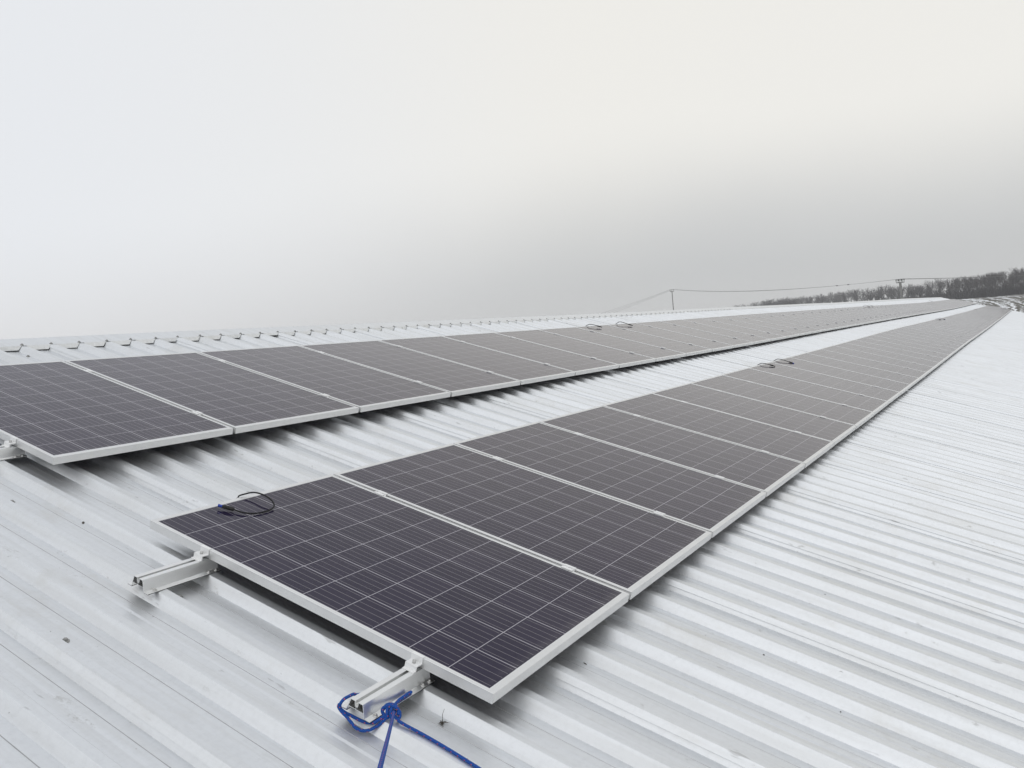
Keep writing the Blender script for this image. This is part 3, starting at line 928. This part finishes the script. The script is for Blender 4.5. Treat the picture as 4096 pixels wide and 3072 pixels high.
for k, nm in enumerate(('lowest', 'middle', 'topmost')):
    lft = Vector((pl[0], pl[1], zl)) + Vector((-.5, .9, 0)) * (k - 1) * 1.5 + Vector((0, 0, (k - 1) * .6))
    rgt_ = Vector((pr_[0], pr_[1], zr)) + Vector((0, 1, 0)) * (k - 1) * .4
    mb = MB()
    mb.tube(wire(lft, A1[k], .6), .013, 5)
    mb.tube(wire(A1[k], A2[k], .85), .012, 5)
    mb.tube(wire(A2[k], rgt_, .7), .012, 5)
    if k == 1:
        m_ = wire(A1[k], A2[k], .85)
        for i in (23, 24):
            c = m_[i]; d = (m_[i + 1] - m_[i]).normalized()
            mb.tube([c - d * .30, c - d * .15, c + d * .15, c + d * .30], [.02, .055, .055, .02], 6)
    o = mb.build('power_line', MAT_WIRE)
    tag(o, '%s of the three thin wires slung between the two grey poles' % {0: 'nearest', 1: 'middle', 2: 'farthest'}[k] if False else 'thin dark wire slung between the two grey poles over the roof', 'power line', 'wires on the electricity poles')

# ------------------------------------------------------------------ bare winter wood on the rise
def tree_meshes(seed, H, spread, bushy):
    r = random.Random(seed)
    tr, cr = MB(), MB()
    def stick(mb, a, b_, ra, rb, n):
        d = (b_ - a).normalized()
        ref = Vector((0, 0, 1)) if abs(d.z) < .9 else Vector((1, 0, 0))
        e = d.cross(ref).normalized(); f = d.cross(e)
        ph = r.uniform(0, 6.28)
        R0 = [a + (e * math.cos(ph + 6.283 * j / n) + f * math.sin(ph + 6.283 * j / n)) * ra for j in range(n)]
        R1 = [b_ + (e * math.cos(ph + 6.283 * j / n) + f * math.sin(ph + 6.283 * j / n)) * rb for j in range(n)]
        mb.quad_strip([R0, R1])
    def grow(p, d, L, rad, lev):
        mb = tr if lev <= 1 else cr
        segs = 3 if lev < 2 else 2
        q = p
        for s in range(segs):
            dd = (d + Vector((r.gauss(0, .13), r.gauss(0, .13), r.gauss(0, .07) + .05))).normalized()
            e = q + dd * (L / segs)
            ra = rad * (1 - .30 * s / segs); rb = rad * (1 - .30 * (s + 1) / segs)
            stick(mb, q, e, ra, rb, 5 if lev < 2 else 3)
            q, d = e, dd
            if lev >= 1 and lev < 4 and s < segs - 1:
                sd = (d + Vector((r.gauss(0, .7), r.gauss(0, .7), r.uniform(-.1, .5)))).normalized()
                grow(q, sd, L * r.uniform(.45, .7), rb * .55, lev + 1)
        if lev < 4:
            for k in range(r.choice((2, 3)) if lev else r.choice((3, 4, 5))):
                a = r.uniform(0, 6.283)
                sp = spread * r.uniform(.5, 1.1)
                sd = (d + Vector((math.cos(a) * sp, math.sin(a) * sp, r.uniform(0, .3)))).normalized()
                grow(q, sd, L * r.uniform(.55, .82), rad * .55, lev + 1)
    h0 = H * (.16 if bushy else .34)
    grow(Vector((0, 0, -.3)), Vector((r.gauss(0, .05), r.gauss(0, .05), 1)), h0, .018 * H, 0)
    zmax = max(p[2] for p in (tuple(x) for x in cr.v))
    k = H / zmax
    for mb in (tr, cr):
        mb.v = [Vector(p) * k for p in mb.v]
    # a haze of finest twigs round the branch tips
    tips = [Vector(p) for p in cr.v[::7]]
    for p in tips:
        for _ in range(2):
            d = Vector((r.gauss(0, 1), r.gauss(0, 1), r.gauss(.4, .8))).normalized()
            stick(cr, p, p + d * H * r.uniform(.02, .055), .0016 * H, .0007 * H, 3)
    a, b_ = tr.mesh('trunk'), cr.mesh('crown')
    a.materials.append(MAT_BARK); b_.materials.append(MAT_TWIG)
    return a, b_
KINDS = [tree_meshes(21, 12, .75, False), tree_meshes(22, 12, .6, False), tree_meshes(23, 12, .85, False), tree_meshes(24, 12, .55, False), tree_meshes(25, 12, .8, False), tree_meshes(26, 9, .95, True), tree_meshes(27, 9, 1.05, True)]
TOPEL = [(-3, 1.85), (0.4, 1.70), (2, 1.68), (4, 1.55), (6.3, 1.48), (8, 1.46), (9.7, 1.44), (11, 1.38), (12.1, 1.34), (13.2, 1.29), (14.0, 1.42), (14.6, 1.30), (15.1, 1.30), (15.6, 1.22), (16.5, 1.29), (17.2, 1.22), (18, 1.16)]
def edge_d(az): return 400 + 330 * max(0.0, min(1.0, (az - 2) / 13.0))
def build_wood():
    r = random.Random(77)
    rows = []
    az = -2.6
    n = 0
    spots = []
    while az < 15.0:
        for dep in (6, 24, 50):
            spots.append((az + r.uniform(-.12, .12), edge_d(az) + dep + r.uniform(-8, 8), dep))
        az += .24
    for az, d in ((15.25, 735), (15.55, 745), (15.9, 740), (16.35, 745), (16.6, 742)):
        spots.append((az, d, 6))
    for az, d, dep in spots:
        x, y = polar(az, d)
        zg = ground_h(x, y)
        top = CAM.z + d * math.tan(R(lerp_tab(az, TOPEL)))
        bush = az > 13.0 or r.random() < .15
        fac = r.uniform(.82, 1.08) if dep > 10 else r.uniform(.62, 1.04)
        if bush and az < 13: fac *= .72
        if az > 13: fac = r.uniform(.95, 1.02)
        H = max(3.0, (top - zg) * fac)
        ki = r.choice((5, 6)) if bush else r.randrange(5)
        k = H / (9 if ki > 4 else 12)
        wd = r.uniform(.85, 1.2)
        if az > 13: wd *= 1.25
        m = Matrix.Translation((x, y, zg)) @ Matrix.Rotation(r.uniform(0, 6.28), 4, 'Z') @ Matrix.Diagonal((k * wd, k * wd, k, 1))
        if bush:
            lab, gr = ('low bushy bare tree on the skyline at the left tail of the wood' if az > 13 else 'short bushy bare tree among the taller trunks of the wood'), 'bushy bare trees of the distant wood'
        else:
            lab, gr = 'tall leafless grey tree of the wood beyond the snowy field', 'tall bare trees of the distant wood'
        o = thing('bare_tree', lab, 'tree', m, gr)
        link('trunk', KINDS[ki][0], o)
        link('crown', KINDS[ki][1], o)
        n += 1
    # the dense grey understorey that closes the wood below the crowns
    mb = MB()
    for i in range(24000):
        az = r.uniform(-3.0, 14.8)
        d = edge_d(az) + abs(r.gauss(0, 1)) * 34 + 2
        x, y = polar(az, d)
        zg = ground_h(x, y)
        Ht = (CAM.z + d * math.tan(R(lerp_tab(az, TOPEL))) - zg)
        lim = Ht * (.60 if az < 4 else .60 - .028 * (az - 4))
        h = lim * r.uniform(.25, 1.0) * (.75 + .25 * math.sin(az * 9.0) * math.sin(az * 23.0 + d * .1))
        w_ = r.uniform(.05, .16)
        a = r.uniform(0, 3.14)
        lean = (r.gauss(0, .12) * h, r.gauss(0, .12) * h)
        z0 = zg - .2 if r.random() < .5 else zg + h * r.uniform(0, .5)
        k = len(mb.v)
        ca_, sa_ = math.cos(a) * w_, math.sin(a) * w_
        mb.v += [(x - ca_, y - sa_, z0), (x + ca_, y + sa_, z0), (x + lean[0], y + lean[1], zg + h), (x + lean[0] * .3 - sa_, y + lean[1] * .3 + ca_, z0 + .3 * (zg + h - z0))]
        mb.f += [(k, k + 1, k + 2), (k + 1, k + 3, k + 2), (k + 3, k, k + 2)]
        mb.smooth += [False] * 3
    o = mb.build('undergrowth', MAT_SCRUB)
    tag(o, 'dense grey leafless undergrowth filling the distant wood', 'undergrowth', kind='stuff')
    return n
build_wood()

# ------------------------------------------------------------------ winter haze
def build_haze():
    mb = MB()
    mb.box((-60, -260, -8.0), (1000, 700, 34))
    m = bpy.data.materials.new('thin_winter_haze')
    m.use_nodes = True
    t = m.node_tree
    t.nodes.clear()
    out = t.nodes.new('ShaderNodeOutputMaterial')
    v = t.nodes.new('ShaderNodeVolumePrincipled')
    v.inputs['Color'].default_value = (0.90, 0.91, 0.93, 1)
    v.inputs['Density'].default_value = 0.0004
    v.inputs['Anisotropy'].default_value = 0.0
    t.links.new(v.outputs[0], out.inputs['Volume'])
    o = mb.build('haze', m)
    tag(o, 'thin grey winter haze over field and wood', 'haze', kind='stuff')
build_haze()
